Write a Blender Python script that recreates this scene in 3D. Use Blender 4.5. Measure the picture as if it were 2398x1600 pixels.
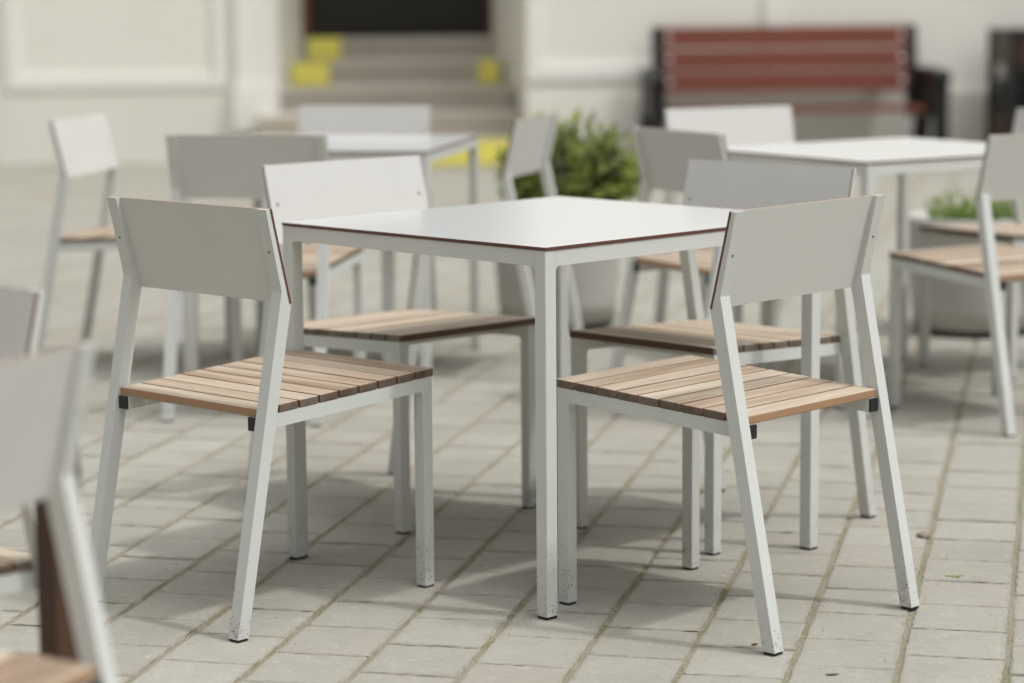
import bpy, bmesh, math, random
from mathutils import Vector, Matrix
R = math.radians
for o in list(bpy.data.objects): bpy.data.objects.remove(o)
scene = bpy.context.scene
COL = scene.collection

# ------------------------------------------------------------------ camera
cam_d = bpy.data.cameras.new('camera'); cam = bpy.data.objects.new('camera', cam_d); COL.objects.link(cam)
cam_d.sensor_fit = 'HORIZONTAL'; cam_d.sensor_width = 36.0; cam_d.lens = 85.81
cam_d.clip_start = 0.05; cam_d.clip_end = 3000
cam.matrix_world = Matrix.Translation((0, 0, 1.2362)) @ Matrix.Rotation(math.pi/2 - 0.14378, 4, 'X') @ Matrix.Rotation(-0.008427, 4, 'Z')
cam_d.dof.use_dof = True; cam_d.dof.focus_distance = 4.72; cam_d.dof.aperture_fstop = 2.1
scene.camera = cam

# ------------------------------------------------------------------ light
SUN_EL, SUN_AZ = 59.0, -20.0           # azimuth measured from +x towards +y
world = bpy.data.worlds.new('World'); scene.world = world; world.use_nodes = True
nt = world.node_tree; nt.nodes.clear()
w_out = nt.nodes.new('ShaderNodeOutputWorld'); w_bg = nt.nodes.new('ShaderNodeBackground')
sky = nt.nodes.new('ShaderNodeTexSky'); sky.sky_type = 'NISHITA'; sky.sun_disc = False
sky.sun_elevation = R(SUN_EL); sky.sun_rotation = R(90 - SUN_AZ)
sky.air_density = 1.0; sky.dust_density = 4.0; sky.ozone_density = 1.0
hsv = nt.nodes.new('ShaderNodeHueSaturation'); hsv.inputs['Saturation'].default_value = 0.12   # thin high cloud greys the blue
nt.links.new(sky.outputs[0], hsv.inputs['Color'])
# thin bright cloud over the clear sky: brighter overhead than at the horizon, with a wide glow round the veiled sun
tc = nt.nodes.new('ShaderNodeTexCoord'); sz = nt.nodes.new('ShaderNodeSeparateXYZ'); nt.links.new(tc.outputs['Generated'], sz.inputs[0])
mr = nt.nodes.new('ShaderNodeMapRange'); nt.links.new(sz.outputs[2], mr.inputs[0]); mr.inputs[3].default_value = .3; mr.inputs[4].default_value = 6.0
GE, GA = R(67), R(-38)
dt = nt.nodes.new('ShaderNodeVectorMath'); dt.operation = 'DOT_PRODUCT'; nt.links.new(tc.outputs['Generated'], dt.inputs[0])
dt.inputs[1].default_value = (math.cos(GE)*math.cos(GA), math.cos(GE)*math.sin(GA), math.sin(GE))
def wm(op, x, y):
    k = nt.nodes.new('ShaderNodeMath'); k.operation = op; nt.links.new(x, k.inputs[0])
    if isinstance(y, float): k.inputs[1].default_value = y
    else: nt.links.new(y, k.inputs[1])
    return k.outputs[0]
glow = wm('MULTIPLY', wm('POWER', wm('MAXIMUM', dt.outputs['Value'], 0.0), 14.0), 42.0)
veil = nt.nodes.new('ShaderNodeVectorMath'); veil.operation = 'SCALE'; veil.inputs[0].default_value = (.985, .985, .985)
nt.links.new(wm('ADD', mr.outputs[0], glow), veil.inputs['Scale'])
mx = nt.nodes.new('ShaderNodeMix'); mx.data_type = 'RGBA'; mx.inputs[0].default_value = .85
nt.links.new(hsv.outputs[0], mx.inputs[6]); nt.links.new(veil.outputs[0], mx.inputs[7]); nt.links.new(mx.outputs[2], w_bg.inputs[0])
w_bg.inputs[1].default_value = 0.12
nt.links.new(w_bg.outputs[0], w_out.inputs[0])
sd = bpy.data.lights.new('sun', 'SUN'); sun = bpy.data.objects.new('sun', sd); COL.objects.link(sun)
sd.energy = 1.2; sd.angle = R(3.0); sd.color = (1.0, 0.985, 0.965)
sdir = Vector((math.cos(R(SUN_EL))*math.cos(R(SUN_AZ)), math.cos(R(SUN_EL))*math.sin(R(SUN_AZ)), math.sin(R(SUN_EL))))
sun.rotation_euler = sdir.to_track_quat('Z', 'Y').to_euler(); sun.location = sdir*30
scene.view_settings.view_transform = 'Standard'; scene.view_settings.look = 'None'
scene.view_settings.exposure = 0.31; scene.view_settings.gamma = 1.0

# ------------------------------------------------------------------ helpers
def tag(o, label=None, cat=None, group=None, kind=None):
    if label: o['label'] = label
    if cat: o['category'] = cat
    if group: o['group'] = group
    if kind: o['kind'] = kind
    return o
def empty(name, loc=(0, 0, 0), rz=0.0, label=None, cat=None, group=None):
    o = bpy.data.objects.new(name, None); COL.objects.link(o); o.empty_display_size = .1
    o.location = loc; o.rotation_euler = (0, 0, rz)
    return tag(o, label, cat, group)
def link(name, me, parent=None):
    o = bpy.data.objects.new(name, me); COL.objects.link(o); o.parent = parent; return o
def part(name, bm, mats, parent=None, smooth=False, bevel=0.0, seg=2):
    if bevel:
        es = [e for e in bm.edges if len(e.link_faces) == 2 and e.calc_face_angle(0) > R(25)]
        bmesh.ops.bevel(bm, geom=es, offset=bevel, segments=seg, profile=.5, affect='EDGES', clamp_overlap=True)
    bmesh.ops.recalc_face_normals(bm, faces=bm.faces)
    me = bpy.data.meshes.new(name); bm.to_mesh(me); bm.free()
    for m in (mats if isinstance(mats, (list, tuple)) else [mats]): me.materials.append(m)
    if smooth:
        for f in me.polygons: f.use_smooth = True
    return link(name, me, parent)
def box(bm, x0, x1, y0, y1, z0, z1, mi=0):
    v = [bm.verts.new(c) for c in ((x0,y0,z0),(x1,y0,z0),(x1,y1,z0),(x0,y1,z0),(x0,y0,z1),(x1,y0,z1),(x1,y1,z1),(x0,y1,z1))]
    fs = [bm.faces.new([v[i] for i in q]) for q in ((3,2,1,0),(4,5,6,7),(0,1,5,4),(1,2,6,5),(2,3,7,6),(3,0,4,7))]
    for f in fs: f.material_index = mi
    return fs
def prism(bm, prof, a0, a1, axis='X', mi=0):
    """extrude a 2-D outline: axis X -> prof=(y,z), axis Y -> prof=(x,z), axis Z -> prof=(x,y)"""
    def P(p, a): return {'X': (a, p[0], p[1]), 'Y': (p[0], a, p[1]), 'Z': (p[0], p[1], a)}[axis]
    A = [bm.verts.new(P(p, a0)) for p in prof]; B = [bm.verts.new(P(p, a1)) for p in prof]
    n = len(prof); fs = [bm.faces.new(A), bm.faces.new(B[::-1])]
    for i in range(n): fs.append(bm.faces.new((A[i], A[(i+1) % n], B[(i+1) % n], B[i])))
    for f in fs: f.material_index = mi
    return fs
def lathe(bm, prof, seg=48, mi=0):
    rings = [[bm.verts.new((r*math.cos(2*math.pi*k/seg), r*math.sin(2*math.pi*k/seg), z)) for k in range(seg)] for r, z in prof]
    for a, b in zip(rings, rings[1:]):
        for k in range(seg):
            f = bm.faces.new((a[k], a[(k+1) % seg], b[(k+1) % seg], b[k])); f.material_index = mi
    for ring, flip in ((rings[0], True), (rings[-1], False)):
        f = bm.faces.new(ring[::-1] if flip else ring); f.material_index = mi
def disc(bm, c, r, axis, depth, seg=14):
    M = Matrix.Translation(c) @ Vector((0, 0, 1)).rotation_difference(Vector(axis)).to_matrix().to_4x4()
    bmesh.ops.create_cone(bm, cap_ends=True, segments=seg, radius1=r, radius2=r*.85, depth=depth, matrix=M)

# ------------------------------------------------------------------ materials
def mat(name, col, rough=.5, metallic=0.0, spec=.5):
    m = bpy.data.materials.new(name); m.use_nodes = True; n = m.node_tree
    b = n.nodes['Principled BSDF']; b.inputs['Base Color'].default_value = (*col, 1); b.inputs['Roughness'].default_value = rough
    b.inputs['Metallic'].default_value = metallic; b.inputs['Specular IOR Level'].default_value = spec
    return m, n, b
def N(n, t, **k):
    x = n.nodes.new(t)
    for a, v in k.items(): setattr(x, a, v)
    return x
def noise(n, vec, scale, detail=4, rough=.55):
    x = N(n, 'ShaderNodeTexNoise'); x.inputs['Scale'].default_value = scale; x.inputs['Detail'].default_value = detail; x.inputs['Roughness'].default_value = rough
    if vec is not None: n.links.new(vec, x.inputs['Vector'])
    return x.outputs['Fac']
def ramp(n, fac, stops):
    x = N(n, 'ShaderNodeValToRGB'); e = x.color_ramp.elements
    while len(e) < len(stops): e.new(.5)
    for k, (p, c) in enumerate(stops): e[k].position = p; e[k].color = (*c, 1) if len(c) == 3 else c
    n.links.new(fac, x.inputs[0]); return x.outputs[0]
def mix(n, fac, a, b, mode='MIX'):
    x = N(n, 'ShaderNodeMix', data_type='RGBA', blend_type=mode)
    for s, v in ((x.inputs[0], fac), (x.inputs[6], a), (x.inputs[7], b)):
        if hasattr(v, 'links') or isinstance(v, bpy.types.NodeSocket): n.links.new(v, s)
        elif isinstance(v, (int, float)): s.default_value = v
        else: s.default_value = (*v, 1)
    return x.outputs[2]
def math_(n, op, a, b=None, c=None):
    x = N(n, 'ShaderNodeMath', operation=op)
    for i, v in enumerate((a, b, c)):
        if v is None: continue
        if isinstance(v, bpy.types.NodeSocket): n.links.new(v, x.inputs[i])
        else: x.inputs[i].default_value = v
    return x.outputs[0]
def bump(n, b, h, strength, dist):
    x = N(n, 'ShaderNodeBump'); x.inputs['Strength'].default_value = strength; x.inputs['Distance'].default_value = dist
    n.links.new(h, x.inputs['Height']); n.links.new(x.outputs[0], b.inputs['Normal'])
def pos(n): return N(n, 'ShaderNodeNewGeometry').outputs['Position']
def obj_co(n):
    """object coordinates shifted by a per-object random so that copies do not repeat"""
    t = N(n, 'ShaderNodeTexCoord').outputs['Object']; r = N(n, 'ShaderNodeObjectInfo').outputs['Random']
    a = N(n, 'ShaderNodeVectorMath', operation='ADD'); n.links.new(t, a.inputs[0])
    cx = N(n, 'ShaderNodeCombineXYZ'); m = math_(n, 'MULTIPLY', r, 37.0)
    n.links.new(m, cx.inputs[0]); n.links.new(m, cx.inputs[2]); n.links.new(cx.outputs[0], a.inputs[1])
    return a.outputs[0]

def paint_mat():
    m, n, b = mat('powder_coated_steel', (.60, .615, .59), .38)
    p = pos(n); oc = obj_co(n)
    base = mix(n, noise(n, oc, 9), (.575, .595, .572), (.63, .648, .625))
    z = N(n, 'ShaderNodeSeparateXYZ'); n.links.new(p, z.inputs[0])
    low = N(n, 'ShaderNodeMapRange'); n.links.new(z.outputs[2], low.inputs[0])
    low.inputs[1].default_value = .02; low.inputs[2].default_value = .16; low.inputs[3].default_value = 1; low.inputs[4].default_value = 0
    sp = noise(n, p, 230, 3, .6); patch = noise(n, p, 24, 2)
    f = math_(n, 'ADD', math_(n, 'MULTIPLY', low.outputs[0], .125), math_(n, 'MULTIPLY', patch, .25))
    dirt = math_(n, 'GREATER_THAN', math_(n, 'ADD', sp, f), .868)
    film = math_(n, 'MULTIPLY', low.outputs[0], math_(n, 'MULTIPLY', patch, .35))
    c = mix(n, film, base, (.36, .34, .27)); c = mix(n, dirt, c, (.07, .06, .045))
    n.links.new(c, b.inputs['Base Color'])
    bump(n, b, noise(n, p, 900, 2), .05, .0006)
    return m
def panel_mat(name, col, rough, scuff=.3):
    m, n, b = mat(name, col, rough)
    oc = obj_co(n)
    v = .05 if scuff else .012
    lo = tuple(x*(1-v) for x in col); hi = tuple(min(1, x*(1+v)) for x in col)
    c = mix(n, noise(n, oc, 7, 5), lo, hi)
    # a few thin scuffs and specks
    mp = N(n, 'ShaderNodeMapping'); n.links.new(oc, mp.inputs[0]); mp.inputs['Rotation'].default_value = (.3, .5, .6); mp.inputs['Scale'].default_value = (6, 90, 6)
    sc = noise(n, mp.outputs[0], 3.2, 2); sc = math_(n, 'GREATER_THAN', sc, .80)
    c = mix(n, math_(n, 'MULTIPLY', sc, scuff), c, tuple(x*.7 for x in col))
    spk = math_(n, 'GREATER_THAN', noise(n, oc, 95, 2), .80)
    c = mix(n, math_(n, 'MULTIPLY', spk, scuff*1.4), c, (.24, .21, .17))
    n.links.new(c, b.inputs['Base Color'])
    if scuff: n.links.new(math_(n, 'ADD', math_(n, 'MULTIPLY', noise(n, oc, 14), .18), rough-.09), b.inputs['Roughness'])
    return m
def wood_mat(name, dark):
    m, n, b = mat(name, (.3, .2, .13), .62)
    oc = obj_co(n)
    at = N(n, 'ShaderNodeAttribute', attribute_name='tint')
    ri = N(n, 'ShaderNodeObjectInfo').outputs['Random']
    t = math_(n, 'FRACT', math_(n, 'ADD', at.outputs['Fac'], math_(n, 'MULTIPLY', ri, 7.3)))
    k = (.33, .32, .31) if dark else (1, 1, 1)
    def C(*c): return tuple(a*b_ for a, b_ in zip(c, k))
    base = ramp(n, t, [(0, C(.27, .18, .115)), (.2, C(.41, .31, .22)), (.42, C(.32, .22, .148)), (.62, C(.47, .38, .285)), (.8, C(.56, .48, .375)), (1, C(.35, .25, .175))])
    mp = N(n, 'ShaderNodeMapping'); mp.inputs['Scale'].default_value = (3.0, 70, 70); n.links.new(oc, mp.inputs[0])
    g = noise(n, mp.outputs[0], 1.6, 6, .65)
    mp2 = N(n, 'ShaderNodeMapping'); mp2.inputs['Scale'].default_value = (1.2, 16, 16); n.links.new(oc, mp2.inputs[0])
    g2 = noise(n, mp2.outputs[0], 1.5, 4, .6)
    c = mix(n, 1.0, base, ramp(n, g, [(.25, (.62, .58, .54)), (.55, (1, 1, 1)), (.8, (1.12, 1.12, 1.12))]), 'MULTIPLY')
    c = mix(n, ramp(n, g2, [(.40, (0, 0, 0)), (.72, (.62, .62, .62))]), c, C(.60, .53, .43))
    c = mix(n, ramp(n, noise(n, mp2.outputs[0], 3.1, 5, .7), [(.50, (0, 0, 0)), (.75, (.5, .5, .5))]), c, C(.23, .155, .10))
    n.links.new(c, b.inputs['Base Color'])
    bump(n, b, g, .25, .0012)
    return m
PAINT = paint_mat()
PANEL = panel_mat('laminate_panel', (.62, .614, .592), .34)
TOP = panel_mat('laminate_tabletop', (.595, .602, .598), .22, 0.0)
CORE, _, _ = mat('laminate_core', (.115, .045, .035), .55)
WOOD = wood_mat('weathered_teak', False)
ENDW = wood_mat('teak_end_grain', True)
EDGEW, _, _ = mat('teak_gap_edge', (.17, .095, .055), .6)
EDGED, _, _ = mat('shaded_teak_edge', (.10, .05, .028), .6)  # front edge of the seat: shade under the table painted into the colour
EDGEL, _, _ = mat('lit_fresh_teak_edge', (.36, .215, .125), .6)  # less weathered orange teak, lightened to paint in light on the rear edge
BLACKP, _, _ = mat('black_plastic', (.012, .012, .013), .45)
DARKSCREW, _, _ = mat('dull_screw', (.10, .095, .085), .5, .6)
TOPEDGE, _, _ = mat('sunlit_core_top_edge', (.34, .26, .21), .5)  # lighter copy of the core, sunlight on the upward edge painted in
STEEL, _, _ = mat('stainless_screw', (.42, .41, .40), .35, 1.0)

def stucco(name, col, amt=.06, dist=.004):
    m, n, b = mat(name, col, .9, spec=.2)
    p = pos(n); a = noise(n, p, .9, 5); a2 = noise(n, p, 3, 5)
    c = mix(n, a, tuple(x*(1-amt) for x in col), tuple(min(1, x*(1+amt)) for x in col))
    c = mix(n, math_(n, 'MULTIPLY', a2, .25), c, (col[0]*.92, col[1]*.88, col[2]*.82))
    n.links.new(c, b.inputs['Base Color']); bump(n, b, noise(n, p, 60, 5), .25, dist); return m
WALL = stucco('cream_render', (.88, .868, .80)); TRIM = stucco('white_trim_render', (.90, .895, .86), .03)
PLINTH = stucco('plinth_render', (.84, .825, .755)); STONE = stucco('step_stone', (.56, .525, .465), .22)
YELLOW, _, _ = mat('yellow_paint', (.86, .78, .16), .55)
DOORM, _, _ = mat('dark_door_wood', (.010, .008, .007), .5)
FRAMEM, _, _ = mat('brown_door_frame', (.16, .05, .022), .5)
REDWOOD = bpy.data.materials.new('x'); bpy.data.materials.remove(REDWOOD)
def redwood():
    m, n, b = mat('stained_bench_wood', (.18, .05, .03), .5)
    mp = N(n, 'ShaderNodeMapping'); mp.inputs['Scale'].default_value = (1.5, 30, 30); n.links.new(N(n, 'ShaderNodeTexCoord').outputs['Object'], mp.inputs[0])
    n.links.new(mix(n, noise(n, mp.outputs[0], 2, 5), (.14, .034, .02), (.22, .062, .036)), b.inputs['Base Color']); return m
REDWOOD = redwood()
IRON, _, _ = mat('black_cast_iron', (.006, .006, .007), .45)

def paver_mat():
    m, n, b = mat('concrete_paver', (.38, .36, .33), .88, spec=.25)
    p = pos(n); at = N(n, 'ShaderNodeAttribute', attribute_name='tint').outputs['Fac']
    base = ramp(n, at, [(0, (.325, .316, .277)), (.35, (.35, .342, .302)), (.6, (.362, .353, .312)), (.8, (.353, .338, .295)), (1, (.38, .372, .33))])
    c = mix(n, noise(n, p, 16, 7, .7), mix(n, 1.0, base, (.78, .775, .76), 'MULTIPLY'), mix(n, 1.0, base, (1.1, 1.1, 1.1), 'MULTIPLY'))
    # broad worn and dirty patches
    big = noise(n, p, 1.1, 4)
    c = mix(n, ramp(n, big, [(.42, (0, 0, 0)), (.66, (.42, .42, .42))]), c, (.27, .25, .205))
    fine = noise(n, p, 420, 3, .7)
    c = mix(n, 1.0, c, ramp(n, fine, [(.28, (.72, .71, .69)), (.5, (1, 1, 1)), (.72, (1.16, 1.16, 1.15))]), 'MULTIPLY')
    wh = math_(n, 'GREATER_THAN', noise(n, p, 120, 2), .765); c = mix(n, math_(n, 'MULTIPLY', wh, .6), c, (.62, .60, .56))
    dk = math_(n, 'GREATER_THAN', noise(n, p, 75, 2, .4), .80); c = mix(n, math_(n, 'MULTIPLY', dk, .6), c, (.14, .12, .10))
    ed = N(n, 'ShaderNodeAttribute', attribute_name='edge').outputs['Fac']
    spill = ramp(n, math_(n, 'ADD', math_(n, 'MULTIPLY', ed, .34), math_(n, 'MULTIPLY', noise(n, p, 55, 5, .7), .66)), [(.55, (0, 0, 0)), (.74, (.7, .7, .7))])
    c = mix(n, spill, c, mix(n, noise(n, p, 9, 3), (.19, .175, .14), (.35, .325, .27)))
    st = ramp(n, noise(n, p, 3.3, 6, .68), [(.52, (0, 0, 0)), (.70, (.40, .40, .40))]); c = mix(n, st, c, (.21, .20, .17))
    lt = ramp(n, noise(n, p, 30, 5, .7), [(.58, (0, 0, 0)), (.74, (.45, .45, .45))]); c = mix(n, lt, c, (.50, .485, .44))
    n.links.new(c, b.inputs['Base Color'])
    h = math_(n, 'ADD', math_(n, 'MULTIPLY', noise(n, p, 260, 4, .7), .6), math_(n, 'MULTIPLY', noise(n, p, 38, 4), .8))
    bump(n, b, h, .45, .002); return m
def sand_mat():
    m, n, b = mat('joint_sand', (.3, .26, .2), .95, spec=.1)
    p = pos(n)
    c = ramp(n, noise(n, p, 300, 4, .75), [(.3, (.185, .16, .12)), (.5, (.315, .282, .22)), (.72, (.46, .425, .35))])
    moss = ramp(n, noise(n, p, 5.5, 5, .6), [(.44, (0, 0, 0)), (.60, (.6, .6, .6))])
    c = mix(n, moss, c, mix(n, noise(n, p, 160, 2), (.13, .13, .05), (.27, .26, .125)))
    n.links.new(c, b.inputs['Base Color']); bump(n, b, noise(n, p, 190, 4, .7), 1.0, .006); return m
PAVER = paver_mat(); SAND = sand_mat()

# ------------------------------------------------------------------ ground
random.seed(4)
bm = bmesh.new()
GX, GY = (-60, 60), (-40, 90)
v = [bm.verts.new(c) for c in ((GX[0]*20, GY[0]*20, -.0030), (GX[1]*20, GY[0]*20, -.0030), (GX[1]*20, GY[1]*20, -.0030), (GX[0]*20, GY[1]*20, -.0030))]
bm.faces.new(v)
tag(part('ground', bm, SAND), kind='structure')
def build_paving():
    """square concrete pavers, each a bevelled block, laid in staggered rows that run at 77.4 degrees"""
    th = R(77.4); T = Vector((math.cos(th), math.sin(th))); Nn = Vector((-math.sin(th), math.cos(th)))
    P, T0 = .1940, .1985           # row pitch, stone pitch along a row
    vs, fs, tint, edge = [], [], [], []
    for r in range(-60, 62):
        n0 = .0665 + r*P
        off = (.097 if r % 2 == 0 else .199)+.003
        off += random.uniform(-.006, .006)
        for k in range(-10, 110):
            t0 = off + k*T0
            c = T*(t0+T0/2) + Nn*(n0+P/2)
            if not (1.2 < c.y < 18.6 and abs(c.x) < .55 + .30*c.y + .6): continue
            jr = random.uniform(.0040, .0066); jt = random.uniform(.0018, .0040)
            a0, a1 = t0+jt, t0+T0-jt; b0, b1 = n0+jr, n0+P-jr
            dz = random.uniform(-.0014, .0014); tx, ty = random.uniform(-.006, .006), random.uniform(-.006, .006)
            rot = random.uniform(-.006, .006)
            i = len(vs); tn = random.random()
            rings = ((0.0, -.012), (0.0, -.0036), (.0017, -.0010), (.0048, 0.0), (.020, .0003))
            S = 1
            near = c.y < 7.5
            for inset, zz in rings:
                ev = 0.0 if inset > .01 else 1.0
                pts = []
                cor = [(a0+inset, b0+inset), (a1-inset, b0+inset), (a1-inset, b1-inset), (a0+inset, b1-inset)]
                m = 9 if near else 1
                for q in range(4):
                    A, B = cor[q], cor[(q+1) % 4]
                    for s in range(m):
                        f = s/m; pts.append((A[0]+(B[0]-A[0])*f, A[1]+(B[1]-A[1])*f))
                for (tt, nn) in pts:
                    dt, dn = tt-(t0+T0/2), nn-(n0+P/2)
                    w = .0016 if near else 0
                    dt2 = dt - dn*rot + random.uniform(-w, w); dn2 = dn + dt*rot + random.uniform(-w, w)
                    q = T*(t0+T0/2+dt2) + Nn*(n0+P/2+dn2)
                    vs.append((q.x, q.y, zz+dz+dt*tx+dn*ty + random.uniform(-w, w)*.35)); edge.append(ev)
            m = (9 if near else 1)*4
            for ring in range(len(rings)-1):
                for s in range(m):
                    a = i+ring*m+s; b_ = i+ring*m+(s+1) % m
                    fs.append((a, b_, b_+m, a+m)); tint.append(tn)
            fs.append(tuple(i+(len(rings)-1)*m+s for s in range(m))); tint.append(tn)
    me = bpy.data.meshes.new('paving'); me.from_pydata(vs, [], fs); me.update()
    at = me.attributes.new('tint', 'FLOAT', 'FACE'); at.data.foreach_set('value', tint)
    ae = me.attributes.new('edge', 'FLOAT', 'POINT'); ae.data.foreach_set('value', edge)
    me.materials.append(PAVER)
    tag(link('paving', me), kind='structure')
build_paving()
def build_grit():
    """loose grains of sand and small stones lying in and beside the joints"""
    th = R(77.4); T = Vector((math.cos(th), math.sin(th))); Nn = Vector((-math.sin(th), math.cos(th)))
    vs, fs = [], []
    rnd = random.Random(8)
    for _ in range(15000):
        r = rnd.randint(-8, 12); n0 = .0665 + r*.194 + rnd.gauss(0, .0042)
        t = 3.9 + rnd.random()**1.4*3.2
        if rnd.random() < .12: n0 += rnd.gauss(0, .03)
        c = T*t + Nn*n0
        if abs(c.x) > .22*c.y+.1: continue
        s = rnd.choice((.0009, .0012, .0016, .0022)) * rnd.uniform(.7, 1.2)
        z = -.0035 if abs((n0-.0665+.097) % .194-.097) < .0065 else .0004
        i = len(vs); a = rnd.random()*6.28
        for k in range(4):
            vs.append((c.x+s*math.cos(a+k*1.571)*rnd.uniform(.7, 1.2), c.y+s*math.sin(a+k*1.571)*rnd.uniform(.7, 1.2), z))
        vs.append((c.x, c.y, z+s*1.1)); vs.append((c.x, c.y, z-s*.6))
        for k in range(4): fs += [(i+k, i+(k+1) % 4, i+4), (i+(k+1) % 4, i+k, i+5)]
    me = bpy.data.meshes.new('joint_grit'); me.from_pydata(vs, [], fs)
    m, n, b = mat('grit', (.4, .36, .29), .9, spec=.2)
    n.links.new(ramp(n, noise(n, pos(n), 140, 2), [(.3, (.20, .165, .115)), (.5, (.38, .335, .26)), (.7, (.58, .54, .47))]), b.inputs['Base Color'])
    me.materials.append(m)
    tag(link('joint_grit', me), 'loose grains of sand and grit along the paving joints', 'grit', kind='stuff')
build_grit()

# ------------------------------------------------------------------ chair
W, TW = .4807, .0286            # outer width over the back legs, tube width
WF, TF, FD = .4215, .0258, .0268
HS, HR = .4622, .4390           # seat height front / back
D, RD = .5668, .0272
YK, ZK, YT, ZT = -.4117, .6418, -.4565, .8246
def line_x(a, b, c, d):
    # intersection of a + s(b-a) and c + t(d-c) in (y,z)
    r = Vector(b)-Vector(a); q = Vector(d)-Vector(c); den = r.x*q.y-r.y*q.x
    s = ((c[0]-a[0])*q.y-(c[1]-a[1])*q.x)/den; return (a[0]+r.x*s, a[1]+r.y*s)
def seat_z(y): return HS + (HR-HS)*(-y/.4808)
def make_chair():
    root = empty('chair')
    pt = .0052                                           # back panel thickness
    K = (YK-pt, ZK); Tp = (YT-pt, ZT)                    # front line of the post behind the panel
    ff = (-D+RD, .006); fr = (-D, .006)
    rtop = (YT-.0150, ZT); rkb = (YK-.0185, ZK)
    lean = ((YK-(-D+RD)), ZK)
    rk = line_x(fr, (fr[0]+lean[0], fr[1]+lean[1]), rtop, rkb)
    kf = (YK, ZK-.002)
    for s in (-1, 1):
        bm = bmesh.new()
        prism(bm, [fr, ff, kf, K, Tp, rtop, rk], s*W/2, s*(W/2-TW))
        leg = part('leg', bm, PAINT, root, bevel=.0016)
        bm = bmesh.new(); box(bm, s*(W/2-.0015), s*(W/2-TW+.0015), -D+.0015, -D+RD-.0015, 0, .0085)
        part('foot_cap', bm, BLACKP, leg)
        for (sy, sz) in ((.30, .0),):
            f = .52; cy = rtop[0]+(rk[0]-rtop[0])*f; cz = rtop[1]+(rk[1]-rtop[1])*f
            nrm = Vector((0, -(rtop[1]-rk[1]), (rtop[0]-rk[0]))).normalized()
            bm = bmesh.new(); disc(bm, (s*(W/2-TW/2), cy, cz), .0026, nrm, .002)
            part('screw', bm, DARKSCREW, leg)
    for s in (-1, 1):
        bm = bmesh.new(); zt = HS-.0165
        r = .011; y1 = -FD; zr = zt-.0275
        prof = [(0, .006), (0, zt), (y1-r, seat_z(y1-r)-.0165), (y1-r, seat_z(y1-r)-.0165-.0275)]
        for k in range(1, 6):
            a = k/6*math.pi/2
            prof.append((y1-r+r*math.sin(a), zr-.0006-r+r*math.cos(a)))
        prof += [(y1, zr-r), (y1, .006)]
        prism(bm, prof, s*WF/2, s*(WF/2-TF))
        leg = part('leg', bm, PAINT, root, bevel=.0014)
        bm = bmesh.new(); box(bm, s*(WF/2-.0015), s*(WF/2-TF+.0015), -FD+.0015, -.0015, 0, .0085)
        part('foot_cap', bm, BLACKP, leg)
        bm = bmesh.new(); ya, yb = y1-r, -.4765
        za, zb = seat_z(ya)-.0165, seat_z(yb)-.0165
        prism(bm, [(ya, za), (yb, zb), (yb, zb-.0275), (ya, za-.0275)], s*WF/2, s*(WF/2-TF))
        rail = part('seat_rail', bm, PAINT, root)
        bm = bmesh.new(); prism(bm, [(yb, zb-.0005), (yb-.0045, zb-.001), (yb-.0045, zb-.027), (yb, zb-.0270)], s*(WF/2-.0005), s*(WF/2-TF+.0005))
        part('end_cap', bm, BLACKP, rail)
    for yc in (-.405, -.10):
        bm = bmesh.new(); z = seat_z(yc)-.0165
        box(bm, -(WF/2-TF), WF/2-TF, yc-.012, yc+.012, z-.020, z-.0015)
        part('crossbar', bm, PAINT, root)
    # slatted seat: eight full slats and a short one between the back legs
    bm = bmesh.new(); tl = bm.faces.layers.float.new('tint')
    nS, gap, y0 = 9, .0048, .004; pitch = (.4808+y0)/nS; rnd = random.Random(11)
    tints = [.36, .50, .40, .75, .30, .62, .82, .45, .12]
    for i in range(nS):
        ya = y0 - i*pitch; yb = ya - pitch + gap
        hw = WF/2+.0012 if i < nS-1 else W/2-TW-.0015
        b2 = bmesh.new()
        za, zb = seat_z(ya), seat_z(yb); th = .0165; dz = rnd.uniform(-.0006, .0006)
        prism(b2, [(ya, za+dz), (yb, zb+dz), (yb, zb-th), (ya, za-th)], -hw, hw)
        bmesh.ops.bevel(b2, geom=list(b2.edges), offset=.0022, segments=2, profile=.5, affect='EDGES')
        bmesh.ops.recalc_face_normals(b2, faces=b2.faces)
        mp = {vv: bm.verts.new(vv.co) for vv in b2.verts}
        for f in b2.faces:
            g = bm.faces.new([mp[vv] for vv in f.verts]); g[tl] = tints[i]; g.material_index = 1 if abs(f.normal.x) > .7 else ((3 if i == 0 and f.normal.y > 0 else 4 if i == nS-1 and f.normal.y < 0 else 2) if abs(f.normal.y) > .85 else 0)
        b2.free()
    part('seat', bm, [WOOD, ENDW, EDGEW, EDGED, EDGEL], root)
    # back panel: laminate board with a brown core showing at its edges
    bm = bmesh.new()
    d = Vector((YT-YK, ZT-ZK)).normalized(); nb = Vector((-d.y, d.x))
    A = Vector((YK, ZK))-d*.001; B = Vector((YT, ZT))+d*.0012
    prism(bm, [tuple(A), tuple(B), tuple(B+nb*pt), tuple(A+nb*pt)], -W/2-.0006, W/2+.0006)
    bmesh.ops.recalc_face_normals(bm, faces=bm.faces); bm.faces.ensure_lookup_table()
    fn = Vector((0, nb.x, nb.y))
    for f in bm.faces: f.material_index = 0 if abs(f.normal.dot(fn)) > .9 else (2 if f.normal.z > .8 else 1)
    bp = part('backrest', bm, [PANEL, CORE, TOPEDGE], root)
    for s in (-1, 1):
        c = (A+B)/2 - nb*.0004
        bm = bmesh.new(); disc(bm, (s*(W/2-.021), c.x, c.y), .0045, -fn, .0014)
        part('screw', bm, STEEL, bp)
    return root
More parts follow.
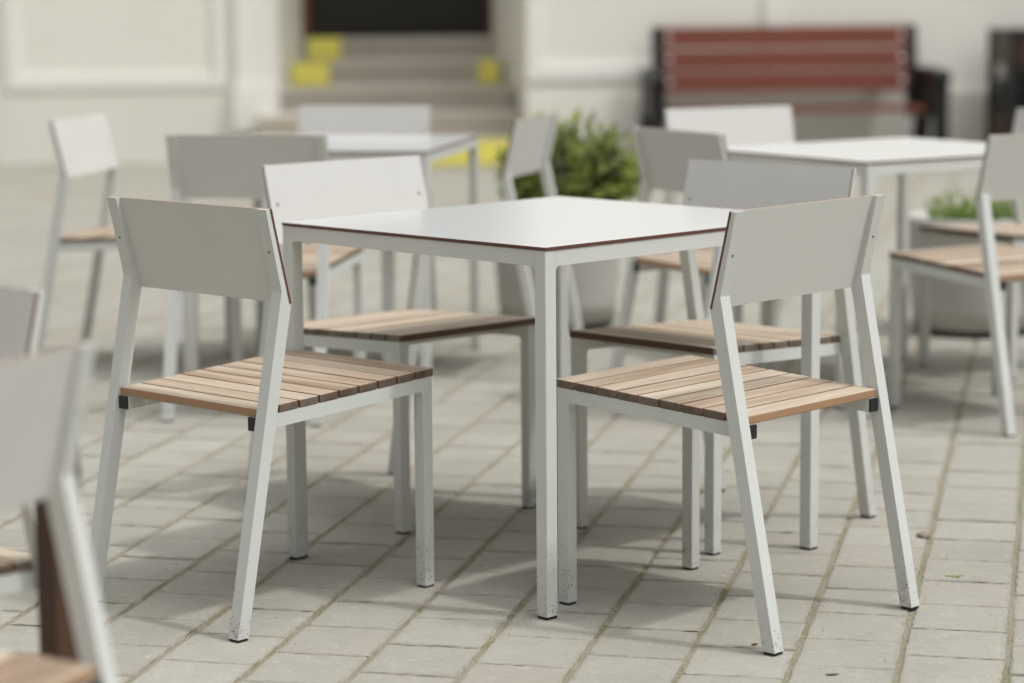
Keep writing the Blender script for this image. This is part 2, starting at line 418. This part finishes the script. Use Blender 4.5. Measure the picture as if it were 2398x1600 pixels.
def copy_tree(o, parent=None):
    c = o.copy(); COL.objects.link(c); c.parent = parent
    if parent is not None: c.matrix_parent_inverse = o.matrix_parent_inverse
    for ch in list(o.children): copy_tree(ch, c)
    return c
CHAIRS = [
 (-.3213, 5.1160, -42.64, 'chair at left of the nearest table with its shaded back to the viewer', 'chairs around the nearest table'),
 (.2341, 4.9744, 46.87, 'chair at right of the nearest table with its back to the viewer', 'chairs around the nearest table'),
 (-.0985, 5.6030, -137.71, 'chair with bright white backrest front, behind the left corner of the nearest table', 'chairs around the nearest table'),
 (.2858, 5.3719, 136.02, 'chair with grey backrest front, behind the right corner of the nearest table', 'chairs around the nearest table'),
 (-.985, 8.049, -101.0, 'white backed chair standing apart at far left before the cream wall', 'chairs around the left rear table'),
 (-.658, 7.467, -12.7, 'shaded grey chair with its back to the viewer at the left rear table', 'chairs around the left rear table'),
 (-.611, 8.308, 168.6, 'pale chair behind the left rear table, in front of the stone steps', 'chairs around the left rear table'),
 (-.357, 8.000, 73.2, 'grey chair seen from behind beside the potted bush', 'chairs around the left rear table'),
 (.889, 7.284, -62.0, 'shaded grey chair between the potted bush and the right rear table', 'chairs around the right rear table'),
 (.925, 7.972, 202.5, 'white backed chair behind the right rear table, in front of the red brown bench', 'chairs around the right rear table'),
 (1.293, 7.220, 29.6, 'grey chair cut by the right edge of the photo, back to the viewer', 'chairs around the right rear table'),
 (1.448, 7.738, 123.4, 'chair mostly hidden at the right edge, its dark seat showing before the herb pot', 'chairs around the right rear table'),
 (-1.02, 2.822, 67.4, 'very blurred chair nearest the camera at lower left', 'blurred chairs in the left foreground'),
 (-1.15, 3.20, 136.0, 'blurred chair at the left edge behind the nearest blurred one, one screw showing', 'blurred chairs in the left foreground'),
]
proto = make_chair()
for i, (x, y, a, lab, grp) in enumerate(CHAIRS):
    o = proto if i == 0 else copy_tree(proto)
    o.location = (x, y, 0); o.rotation_euler = (0, 0, R(a)); tag(o, lab, 'chair', grp)

# ------------------------------------------------------------------ table
S1, S2, TH, LG = .8625, .7988, .74, .0300
def make_table():
    root = empty('cafe_table')
    tt = .0062
    bm = bmesh.new(); fs = box(bm, -S1/2, S1/2, -S2/2, S2/2, TH-tt, TH)
    for f in fs: f.material_index = 1
    fs[1].material_index = 0; fs[0].material_index = 0
    es = [e for e in bm.edges if abs((e.verts[0].co-e.verts[1].co).z) > tt*.5]
    bmesh.ops.bevel(bm, geom=es, offset=.004, segments=3, profile=.5, affect='EDGES')
    for f in bm.faces:
        if abs(f.normal.z) < .5: f.material_index = 1
    part('tabletop', bm, [TOP, CORE], root)
    z1 = TH-tt-.0012; rh = .0310; r = .011; ins = .0018
    hx, hy = S1/2-ins, S2/2-ins
    for sx in (-1, 1):
        for sy in (-1, 1):
            bm = bmesh.new()
            fx, fy = sx*hx, sy*hy
            box(bm, min(fx, fx-sx*LG), max(fx, fx-sx*LG), min(fy, fy-sy*LG), max(fy, fy-sy*LG), .006, z1)
            es = [e for e in bm.edges if abs((e.verts[0].co-e.verts[1].co).z) > .1]
            bmesh.ops.bevel(bm, geom=es, offset=.0018, segments=2, profile=.5, affect='EDGES')
            # rounded inner corners where the leg meets the two rails
            fil = [(0, 0)] + [(r-r*math.sin(k/6*math.pi/2), -r+r*math.cos(k/6*math.pi/2)) for k in range(0, 7)][::-1]
            fil = [(0, 0), (0, -r)] + [(r-r*math.cos(k/6*math.pi/2), -r+r*math.sin(k/6*math.pi/2)) for k in range(1, 7)]
            zb = z1-rh
            prism(bm, [(fx-sx*(LG+p[0]), zb+p[1]) for p in fil], fy-sy*.0006, fy-sy*(LG-.001), 'Y')
            prism(bm, [(fy-sy*(LG+p[0]), zb+p[1]) for p in fil], fx-sx*.0006, fx-sx*(LG-.001), 'X')
            leg = part('leg', bm, PAINT, root)
            bm = bmesh.new(); box(bm, min(fx-sx*.0015, fx-sx*(LG-.0015)), max(fx-sx*.0015, fx-sx*(LG-.0015)), min(fy-sy*.0015, fy-sy*(LG-.0015)), max(fy-sy*.0015, fy-sy*(LG-.0015)), 0, .009)
            part('foot_cap', bm, BLACKP, leg)
    for s in (-1, 1):
        bm = bmesh.new(); a, b = s*(hy-.0004), s*(hy-LG+.001); box(bm, -hx+LG, hx-LG, min(a, b), max(a, b), z1-rh, z1); part('rail', bm, PAINT, root)
        bm = bmesh.new(); a, b = s*(hx-.0004), s*(hx-LG+.001); box(bm, min(a, b), max(a, b), -hy+LG, hy-LG, z1-rh, z1); part('rail', bm, PAINT, root)
    return root
TABLES = [(.0908, 5.2727, 44.725, 'nearest square table with white top and dark brown top edge, ringed by four chairs'),
          (-.575, 8.012, 80.0, 'blurred white table at left rear, in front of the stone steps'),
          (1.155, 7.479, 33.0, 'blurred white table at right rear, in front of the red brown bench')]
pt_ = make_table()
for i, (x, y, a, lab) in enumerate(TABLES):
    o = pt_ if i == 0 else copy_tree(pt_)
    o.location = (x, y, 0); o.rotation_euler = (0, 0, R(a)); tag(o, lab, 'table', 'white square cafe tables')

# ------------------------------------------------------------------ building
PHI = math.atan(.08)
bld = empty('building', (-.85, 17.93, 0), PHI, 'cream rendered building with white mouldings and a dark recessed doorway', 'building')
def bpart(name, boxes, m, parent=bld, bevel=0):
    bm = bmesh.new()
    for b in boxes: box(bm, *b)
    return part(name, bm, m, parent, bevel=bevel)
XL, XR, TOPZ, WY = -10, 14, 8.5, -.86
bm = bmesh.new()
prism(bm, [(XL, 0), (-.83, 0), (-.66, .80), (-.66, 1.2), (XL, 1.2)], -.1, TOPZ, 'Z')
prism(bm, [(.90, WY), (XR, WY), (XR, 1.2), (.79, 1.2), (.79, .80), (.90, 0)], -.1, TOPZ, 'Z')     # the right wing stands forward of the doorway
box(bm, -.83, .90, .002, 1.2, 3.4, TOPZ)
part('wall', bm, WALL, bld)
for x0, x1, yy in ((XL, -1.16, 0), (.91, XR, WY)):
    bpart('plinth', [(x0, x1, yy-.012, yy-.001, -.1, .50)], PLINTH)
def frame(x0, x1, z0, z1, w=.09, y=0):
    bpart('wall_moulding', [(x0, x1, y-.022, y-.001, z0, z0+w), (x0, x1, y-.022, y-.001, z1-w, z1), (x0, x0+w, y-.0215, y-.001, z0+w, z1-w), (x1-w, x1, y-.0215, y-.001, z0+w, z1-w)], TRIM, bevel=.009)
frame(-2.80, -1.20, .535, 4.4, .10); frame(.905, 2.68, .598, 4.4, .10, WY); frame(2.76, 7.0, 1.30, 4.4, .10, WY); frame(-5.6, -3.1, .535, 4.4, .10)
bpart('pilaster', [(-1.14, -.845, -.06, -.001, .56, TOPZ-.5), (-1.165, -.832, -.075, -.001, .22, .56)], TRIM, bevel=.008)
bpart('door_frame', [(-.66, -.60, .83, .97, .88, 3.4), (.755, .79, .83, .97, .88, 3.4), (-.60, .755, .83, .97, 3.30, 3.4)], FRAMEM)
for x0, x1 in ((-.60, .070), (.074, .755)):
    dl = bpart('door', [(x0, x1, .90, .95, .885, 3.3)], DOORM)
    bpart('door_panel', [(x0+.1, x1-.1, .885, .8995, 1.0, 1.7), (x0+.1, x1-.1, .885, .8995, 1.85, 3.1)], DOORM, dl, bevel=.006)
bpart('cornice', [(XL, .90, -.25, -.001, TOPZ-.5, TOPZ-.1)], TRIM); bpart('cornice', [(.901, XR, WY-.25, WY-.001, TOPZ-.5, TOPZ-.1)], TRIM)
bpart('door_backing', [(-.67, .80, .98, 1.19, .5, 3.45)], DOORM)
stairs = empty('entrance_steps', (-.85, 17.93, 0), PHI, 'grey stone steps up to the dark doorway with yellow painted edges', 'steps')
RIS = .175
for k, (yf, x0, x1) in enumerate(((-.83, -1.25, 1.25), (-.45, -.98, 1.15), (-.07, -.825, .872), (.31, -.755, .835), (.69, -.675, .80))):
    yb = (.69, .69, .69, .69, .90)[k] if k == 4 else (-.45, -.07, .31, .69)[k]
    bm = bmesh.new(); box(bm, x0, min(x1, .89), yf+.03, yb+.05 if k < 4 else yb, -.02 if k == 0 else 0.0, RIS*(k+1)-.05); box(bm, x0-.004, min(x1, .893), yf, yb+.05 if k < 4 else yb, RIS*(k+1)-.0495, RIS*(k+1)); part('step', bm, STONE, stairs, bevel=.006)
for (x0, x1, yf, k) in ((-1.25, .89, -.83, 0), (-.745, -.46, .31, 3), (-.62, -.37, .69, 4), (.64, .80, .31, 3)):
    z0, z1 = RIS*k+.01, RIS*(k+1)
    bpart('yellow_marking', [(x0+.004, x1-.004, yf-.004, yf+.06, z1-.003 if k else z1-.003, z1+.004), (x0+.004, x1-.004, yf-.004, yf+.029, z0, z1-.004)], YELLOW, stairs)
bm = bmesh.new(); bmesh.ops.create_cone(bm, cap_ends=True, segments=20, radius1=.05, radius2=.05, depth=7.4, matrix=Matrix.Translation((0, 0, 3.72)))
dp, _, _ = mat('grey_zinc', (.30, .33, .31), .5, .6)
dpo = empty('drainpipe', (-3.80, 17.60, 0), PHI, 'grey drainpipe on the cream wall at the left edge', 'drainpipe')
part('pipe', bm, dp, dpo, smooth=False)
for z in (.9, 3.0, 5.1):
    bm = bmesh.new(); box(bm, -.065, .065, -.055, .085, z, z+.04); part('bracket', bm, dp, dpo)

# ------------------------------------------------------------------ bench
BRIGHT, _, _ = mat('polished_bolt', (.85, .84, .82), .18, 1.0)
def make_bench():
    root = empty('park_bench', (1.94, 16.85, 0), R(4.5), 'red brown slatted park bench with black iron ends against the cream wall', 'bench')
    L = .955
    b = bmesh.new()
    for z0, dz in ((.512, .136), (.666, .136), (.820, .136)):
        y = .18 + (z0-.45)*.20
        prism(b, [(y, z0), (y+.018, z0+dz), (y+.052, z0+dz-.004), (y+.034, z0-.004)], -L+.10, L-.10)
    bk = part('backrest', b, REDWOOD, root, bevel=.004)
    for z0 in (.58, .734, .888):
        for s in (-1, 1):
            y = .18 + (z0-.45)*.20 - .002
            bm = bmesh.new(); disc(bm, (s*(L-.135), y, z0), .017, (0, -1, .35), .014)
            part('bolt', bm, BRIGHT, bk)
    b = bmesh.new()
    for k in range(4):
        y = -.30 + k*.118; z = .425 - k*.006
        box(b, -L+.10, L-.10, y, y+.098, z-.038, z)
    part('seat', b, REDWOOD, root, bevel=.004)
    for s in (-1, 1):
        x0, x1 = sorted((s*L, s*(L-.10)))
        b = bmesh.new()
        prism(b, [(.16, .33), (.24, .33), (.345, .955), (.285, .96)], x0+.025 if s < 0 else x0, x1 if s < 0 else x1-.025)   # back upright
        xa, xb = sorted((s*(L+.065), s*(L-.035)))
        prism(b, [(-.32, 0), (-.24, 0), (-.24, .36), (.17, .36), (.30, 0), (.38, 0), (.25, .42), (.25, .675), (.20, .675), (-.30, .66), (-.34, .635), (-.34, .595), (-.30, .575), (-.30, .42)], xa, xb)
        box(b, min(s*(L-.036), s*(L-.12)), max(s*(L-.036), s*(L-.12)), -.29, .22, .345, .372)
        part('end_frame', b, IRON, root, bevel=.006)
    return root
make_bench()

# ------------------------------------------------------------------ litter bin at the right edge
lb = empty('litter_bin', (3.68, 17.0, 0), R(4.5), 'dark litter bin lined with a black bag at the right edge beside the bench', 'litter bin')
BROWN, _, _ = mat('dark_brown_board', (.055, .024, .014), .5); ORG, _, _ = mat('orange_lid', (.45, .13, .03), .5)
def bag_mat():
    m, n, b = mat('black_bag_film', (.012, .012, .014), .28); bump(n, b, noise(n, pos(n), 22, 4), .9, .03); return m
BAG = bag_mat()
for sx in (-1, 1):
    for sy in (-1, 1):
        bm = bmesh.new(); box(bm, sx*.27-.025, sx*.27+.025, sy*.27-.025, sy*.27+.025, 0, .90); part('post', bm, IRON, lb)
for (a, b) in ((.04, .35), (.69, .90)):
    for q in ((-.245, .245, -.285, -.262), (-.245, .245, .262, .285), (-.285, -.262, -.245, .245), (.262, .285, -.245, .245)):
        bm = bmesh.new(); box(bm, *q, a, b); part('side_board', bm, BROWN, lb)
bm = bmesh.new(); lathe(bm, [(.16, .06), (.235, .10), (.25, .30), (.272, .345), (.30, .40), (.315, .50), (.305, .56), (.27, .60), (.24, .61)], 40)
rb = random.Random(3)
for vtx in bm.verts: vtx.co += Vector((rb.uniform(-.012, .012), rb.uniform(-.012, .012), rb.uniform(-.01, .01)))
part('liner_bag', bm, BAG, lb, smooth=True)
bm = bmesh.new(); lathe(bm, [(.20, .05), (.225, .30), (.235, .885), (.20, .885)], 32); part('inner_bucket', bm, BROWN, lb)
GREYB, _, _ = mat('grey_metal_band', (.20, .18, .155), .5, .3)
bm = bmesh.new(); lathe(bm, [(.243, .625), (.258, .63), (.258, .675), (.243, .68)], 32); part('band', bm, GREYB, lb)
bm = bmesh.new(); box(bm, -.30, .30, -.30, .30, .902, .93); part('lid', bm, IRON, lb, bevel=.01)
bm = bmesh.new(); disc(bm, (-.02, -.30, .80), .09, (0, -1, 0), .02, 24); part('orange_sticker', bm, ORG, lb)
bm = bmesh.new(); box(bm, -.09, .06, -.2895, -.2855, .25, .31); part('orange_sticker', bm, ORG, lb)

# ------------------------------------------------------------------ planters
def concrete():
    m, n, b = mat('concrete_pot', (.46, .445, .415), .85, spec=.25)
    p = pos(n); n.links.new(mix(n, noise(n, p, 7, 6, .6), (.40, .385, .355), (.52, .505, .475)), b.inputs['Base Color']); bump(n, b, noise(n, p, 80, 4), .2, .003); return m
POT = concrete(); SOIL, _, _ = mat('potting_soil', (.03, .022, .015), .95)
def leaf_mat(name, a, b_):
    m, n, b = mat(name, a, .5)
    at = N(n, 'ShaderNodeAttribute', attribute_name='tint').outputs['Fac']
    n.links.new(mix(n, at, a, b_), b.inputs['Base Color'])
    b.inputs['Subsurface Weight'].default_value = 0
    tr = N(n, 'ShaderNodeBsdfTranslucent'); n.links.new(mix(n, at, a, b_), tr.inputs[0]); ms = N(n, 'ShaderNodeMixShader'); ms.inputs[0].default_value = .38
    n.links.new(b.outputs[0], ms.inputs[1]); n.links.new(tr.outputs[0], ms.inputs[2]); n.links.new(ms.outputs[0], n.nodes['Material Output'].inputs[0]); return m
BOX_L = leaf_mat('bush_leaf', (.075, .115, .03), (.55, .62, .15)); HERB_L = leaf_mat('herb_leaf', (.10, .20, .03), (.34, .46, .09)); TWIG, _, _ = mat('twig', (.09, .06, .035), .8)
def planter(loc, label, r=.245, h=.43):
    root = empty('planter', loc, 0, label, 'planter', 'round grey pots between the tables')
    bm = bmesh.new(); lathe(bm, [(r*.86, .028), (r*.90, .10), (r*.97, h*.75), (r, h-.03), (r+.004, h), (r-.022, h), (r-.03, h-.055), (.01, h-.056)], 56)
    part('pot', bm, POT, root, smooth=True)
    bm = bmesh.new(); lathe(bm, [(r*.80, 0), (r*.84, .006), (r*.84, .0275), (.01, .0275)], 48); part('base_ring', bm, BLACKP, root)
    bm = bmesh.new(); lathe(bm, [(r-.034, h-.054), (r-.034, h-.036), (.01, h-.030)], 32); part('soil', bm, SOIL, root)
    return root
def leaf_mesh(name, leaves, m):
    vs, fs, tn = [], [], []
    for (c, dr, up, l, w, t) in leaves:
        sd_ = dr.cross(up)
        if sd_.length < 1e-4: sd_ = Vector((1, 0, 0))
        sd_.normalize(); nn = sd_.cross(dr).normalized(); i = len(vs)
        vs += [c, c+dr*l*.45+sd_*w*.5+nn*l*.06, c+dr*l, c+dr*l*.45-sd_*w*.5+nn*l*.06, c+dr*l*.5-nn*l*.03]
        fs += [(i, i+1, i+4), (i+1, i+2, i+4), (i+2, i+3, i+4), (i+3, i, i+4)]; tn += [t]*4
    me = bpy.data.meshes.new(name); me.from_pydata([tuple(x) for x in vs], [], fs)
    at = me.attributes.new('tint', 'FLOAT', 'FACE'); at.data.foreach_set('value', tn); me.materials.append(m); return me
def rv(rnd): return Vector((rnd.gauss(0, 1), rnd.gauss(0, 1), rnd.gauss(0, 1))).normalized()
def stick(bm, a, b, r0, r1):
    a, b = Vector(a), Vector(b); d = b-a
    M = Matrix.Translation((a+b)/2) @ Vector((0, 0, 1)).rotation_difference(d.normalized()).to_matrix().to_4x4()
    bmesh.ops.create_cone(bm, cap_ends=True, segments=6, radius1=r0, radius2=r1, depth=d.length, matrix=M)
planter((.170, 8.965, 0), 'round grey concrete pot holding the leafy bush')
planter((1.66, 8.70, 0), 'round grey concrete pot with low bright herbs at right', .248, .42)
rnd = random.Random(21)
bush = empty('potted_bush', (.215, 8.965, .39), 0, 'round dark green bush with yellow green sprigs in the grey pot', 'bush')
lv = []; bmt = bmesh.new()
for s in range(420):
    d = rv(rnd); d.z = abs(d.z)*1.05-.38
    d.normalize()
    tip = Vector((d.x*.275, d.y*.275, .17+d.z*.235))*rnd.uniform(.74, 1.0); tip.z = .16+(tip.z-.16)
    long_ = rnd.random() < .06 and d.z > .1
    if long_: tip += Vector((d.x*.03, d.y*.03, .05*rnd.random()+.02))
    base = Vector((d.x*.05, d.y*.05, .08))
    if s % 3 == 0: stick(bmt, base, tip, .0035, .0012)
    ax = (tip-base).normalized(); L = (tip-base).length
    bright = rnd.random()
    for k in range(26):
        f = 1-rnd.random()**1.6*.55
        c = base+ax*L*f + rv(rnd)*.020*(1.25-f)
        dr = (ax*.7+rv(rnd)).normalized()
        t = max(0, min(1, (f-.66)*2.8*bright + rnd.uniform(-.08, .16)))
        lv.append((c, dr, rv(rnd), rnd.uniform(.016, .028), rnd.uniform(.009, .014), t))
o = link('foliage', leaf_mesh('foliage', lv, BOX_L), bush)
for k in range(6): stick(bmt, (rnd.uniform(-.02, .02), rnd.uniform(-.02, .02), 0), (rnd.uniform(-.07, .07), rnd.uniform(-.07, .07), .14), .008, .005)
part('branches', bmt, TWIG, bush)
hb = empty('potted_herbs', (1.66, 8.70, .385), 0, 'low bright green herbs growing in the right hand pot', 'herbs')
lv = []; bmt = bmesh.new()
for s in range(150):
    a = rnd.random()*6.283; rr = .19*math.sqrt(rnd.random()); h = rnd.uniform(.03, .10)*(1.5 if rnd.random() < .12 else 1)
    p0 = Vector((rr*math.cos(a)+.015, rr*math.sin(a), 0)); p1 = p0+Vector((rnd.uniform(-.03, .03), rnd.uniform(-.03, .03), h))
    stick(bmt, p0, p1, .0014, .0008)
    for k in range(9):
        f = rnd.uniform(.3, 1.05); c = p0.lerp(p1, f); dr = (rv(rnd)+Vector((0, 0, .35))).normalized()
        lv.append((c, dr, rv(rnd), rnd.uniform(.012, .024), rnd.uniform(.007, .013), min(1, max(0, f*.8+rnd.uniform(-.25, .25)))))
link('foliage', leaf_mesh('foliage', lv, HERB_L), hb); part('stems', bmt, HERB_L, hb)

# ------------------------------------------------------------------ wooden post in the left foreground
def post_mat():
    m, n, b = mat('dark_stained_timber', (.09, .045, .022), .6)
    mp = N(n, 'ShaderNodeMapping'); mp.inputs['Scale'].default_value = (40, 40, 2); n.links.new(N(n, 'ShaderNodeTexCoord').outputs['Object'], mp.inputs[0])
    n.links.new(mix(n, noise(n, mp.outputs[0], 2, 5), (.03, .013, .006), (.10, .05, .026)), b.inputs['Base Color']); return m
wp = empty('wooden_post', (-.609, 3.20, 0), R(45), 'short dark brown wooden post behind the nearest blurred chair', 'post')
bm = bmesh.new(); box(bm, -.0225, .0225, -.0225, .0225, .012, .655); part('shaft', bm, post_mat(), wp, bevel=.004)
bm = bmesh.new(); box(bm, -.045, .045, -.045, .045, 0, .012); part('base_plate', bm, IRON, wp)

# ------------------------------------------------------------------ small litter on the paving
GREEN, _, _ = mat('fresh_leaf', (.20, .28, .05), .6); DRY, _, _ = mat('dry_leaf', (.10, .045, .025), .8); STN, _, _ = mat('pebble', (.24, .20, .16), .9)
def bit(name, loc, rz, outline, h, m, label, cat):
    bm = bmesh.new(); pr = prism(bm, outline, .0006, .0018, 'Z')
    for vtx in bm.verts: vtx.co.z += h*(vtx.co.x**2+vtx.co.y**2)*40
    o = part(name, bm, m); o.location = loc; o.rotation_euler = (0, 0, rz); return tag(o, label, cat)
star = []
for k in range(10):
    rr = .016 if k % 2 == 0 else .004; star.append((rr*math.cos(k*.628)*(1.4 if k in (0, 4) else .8), rr*math.sin(k*.628)))
bit('leaf_sprig', (.928, 5.017, .001), .3, star, .02, GREEN, 'small fresh green leaf sprig on the paving at right', 'leaf')
lf = [(-.012, 0), (-.006, .005), (.004, .006), (.013, .001), (.005, -.004), (-.005, -.005)]
bit('dry_leaf', (.574, 4.283, .001), .1, lf, .05, DRY, 'reddish dry leaf lying at the bottom edge of the paving', 'leaf')
bit('dry_leaf', (.455, 4.493, .001), .9, [(x*.7, y*.9) for x, y in lf], .05, DRY, 'tiny dry leaf beside the foot of the right front chair', 'leaf')
bm = bmesh.new(); bmesh.ops.create_icosphere(bm, subdivisions=3, radius=.017)
rp = random.Random(5)
for vtx in bm.verts: vtx.co = Vector((vtx.co.x*.9, vtx.co.y*1.1, vtx.co.z*.45))*rp.uniform(.9, 1.08)
o = part('pebble', bm, STN, smooth=True); o.location = (.927, 5.40, .004); tag(o, 'brown pebble lying in a joint beside the right hand chair leg', 'pebble')
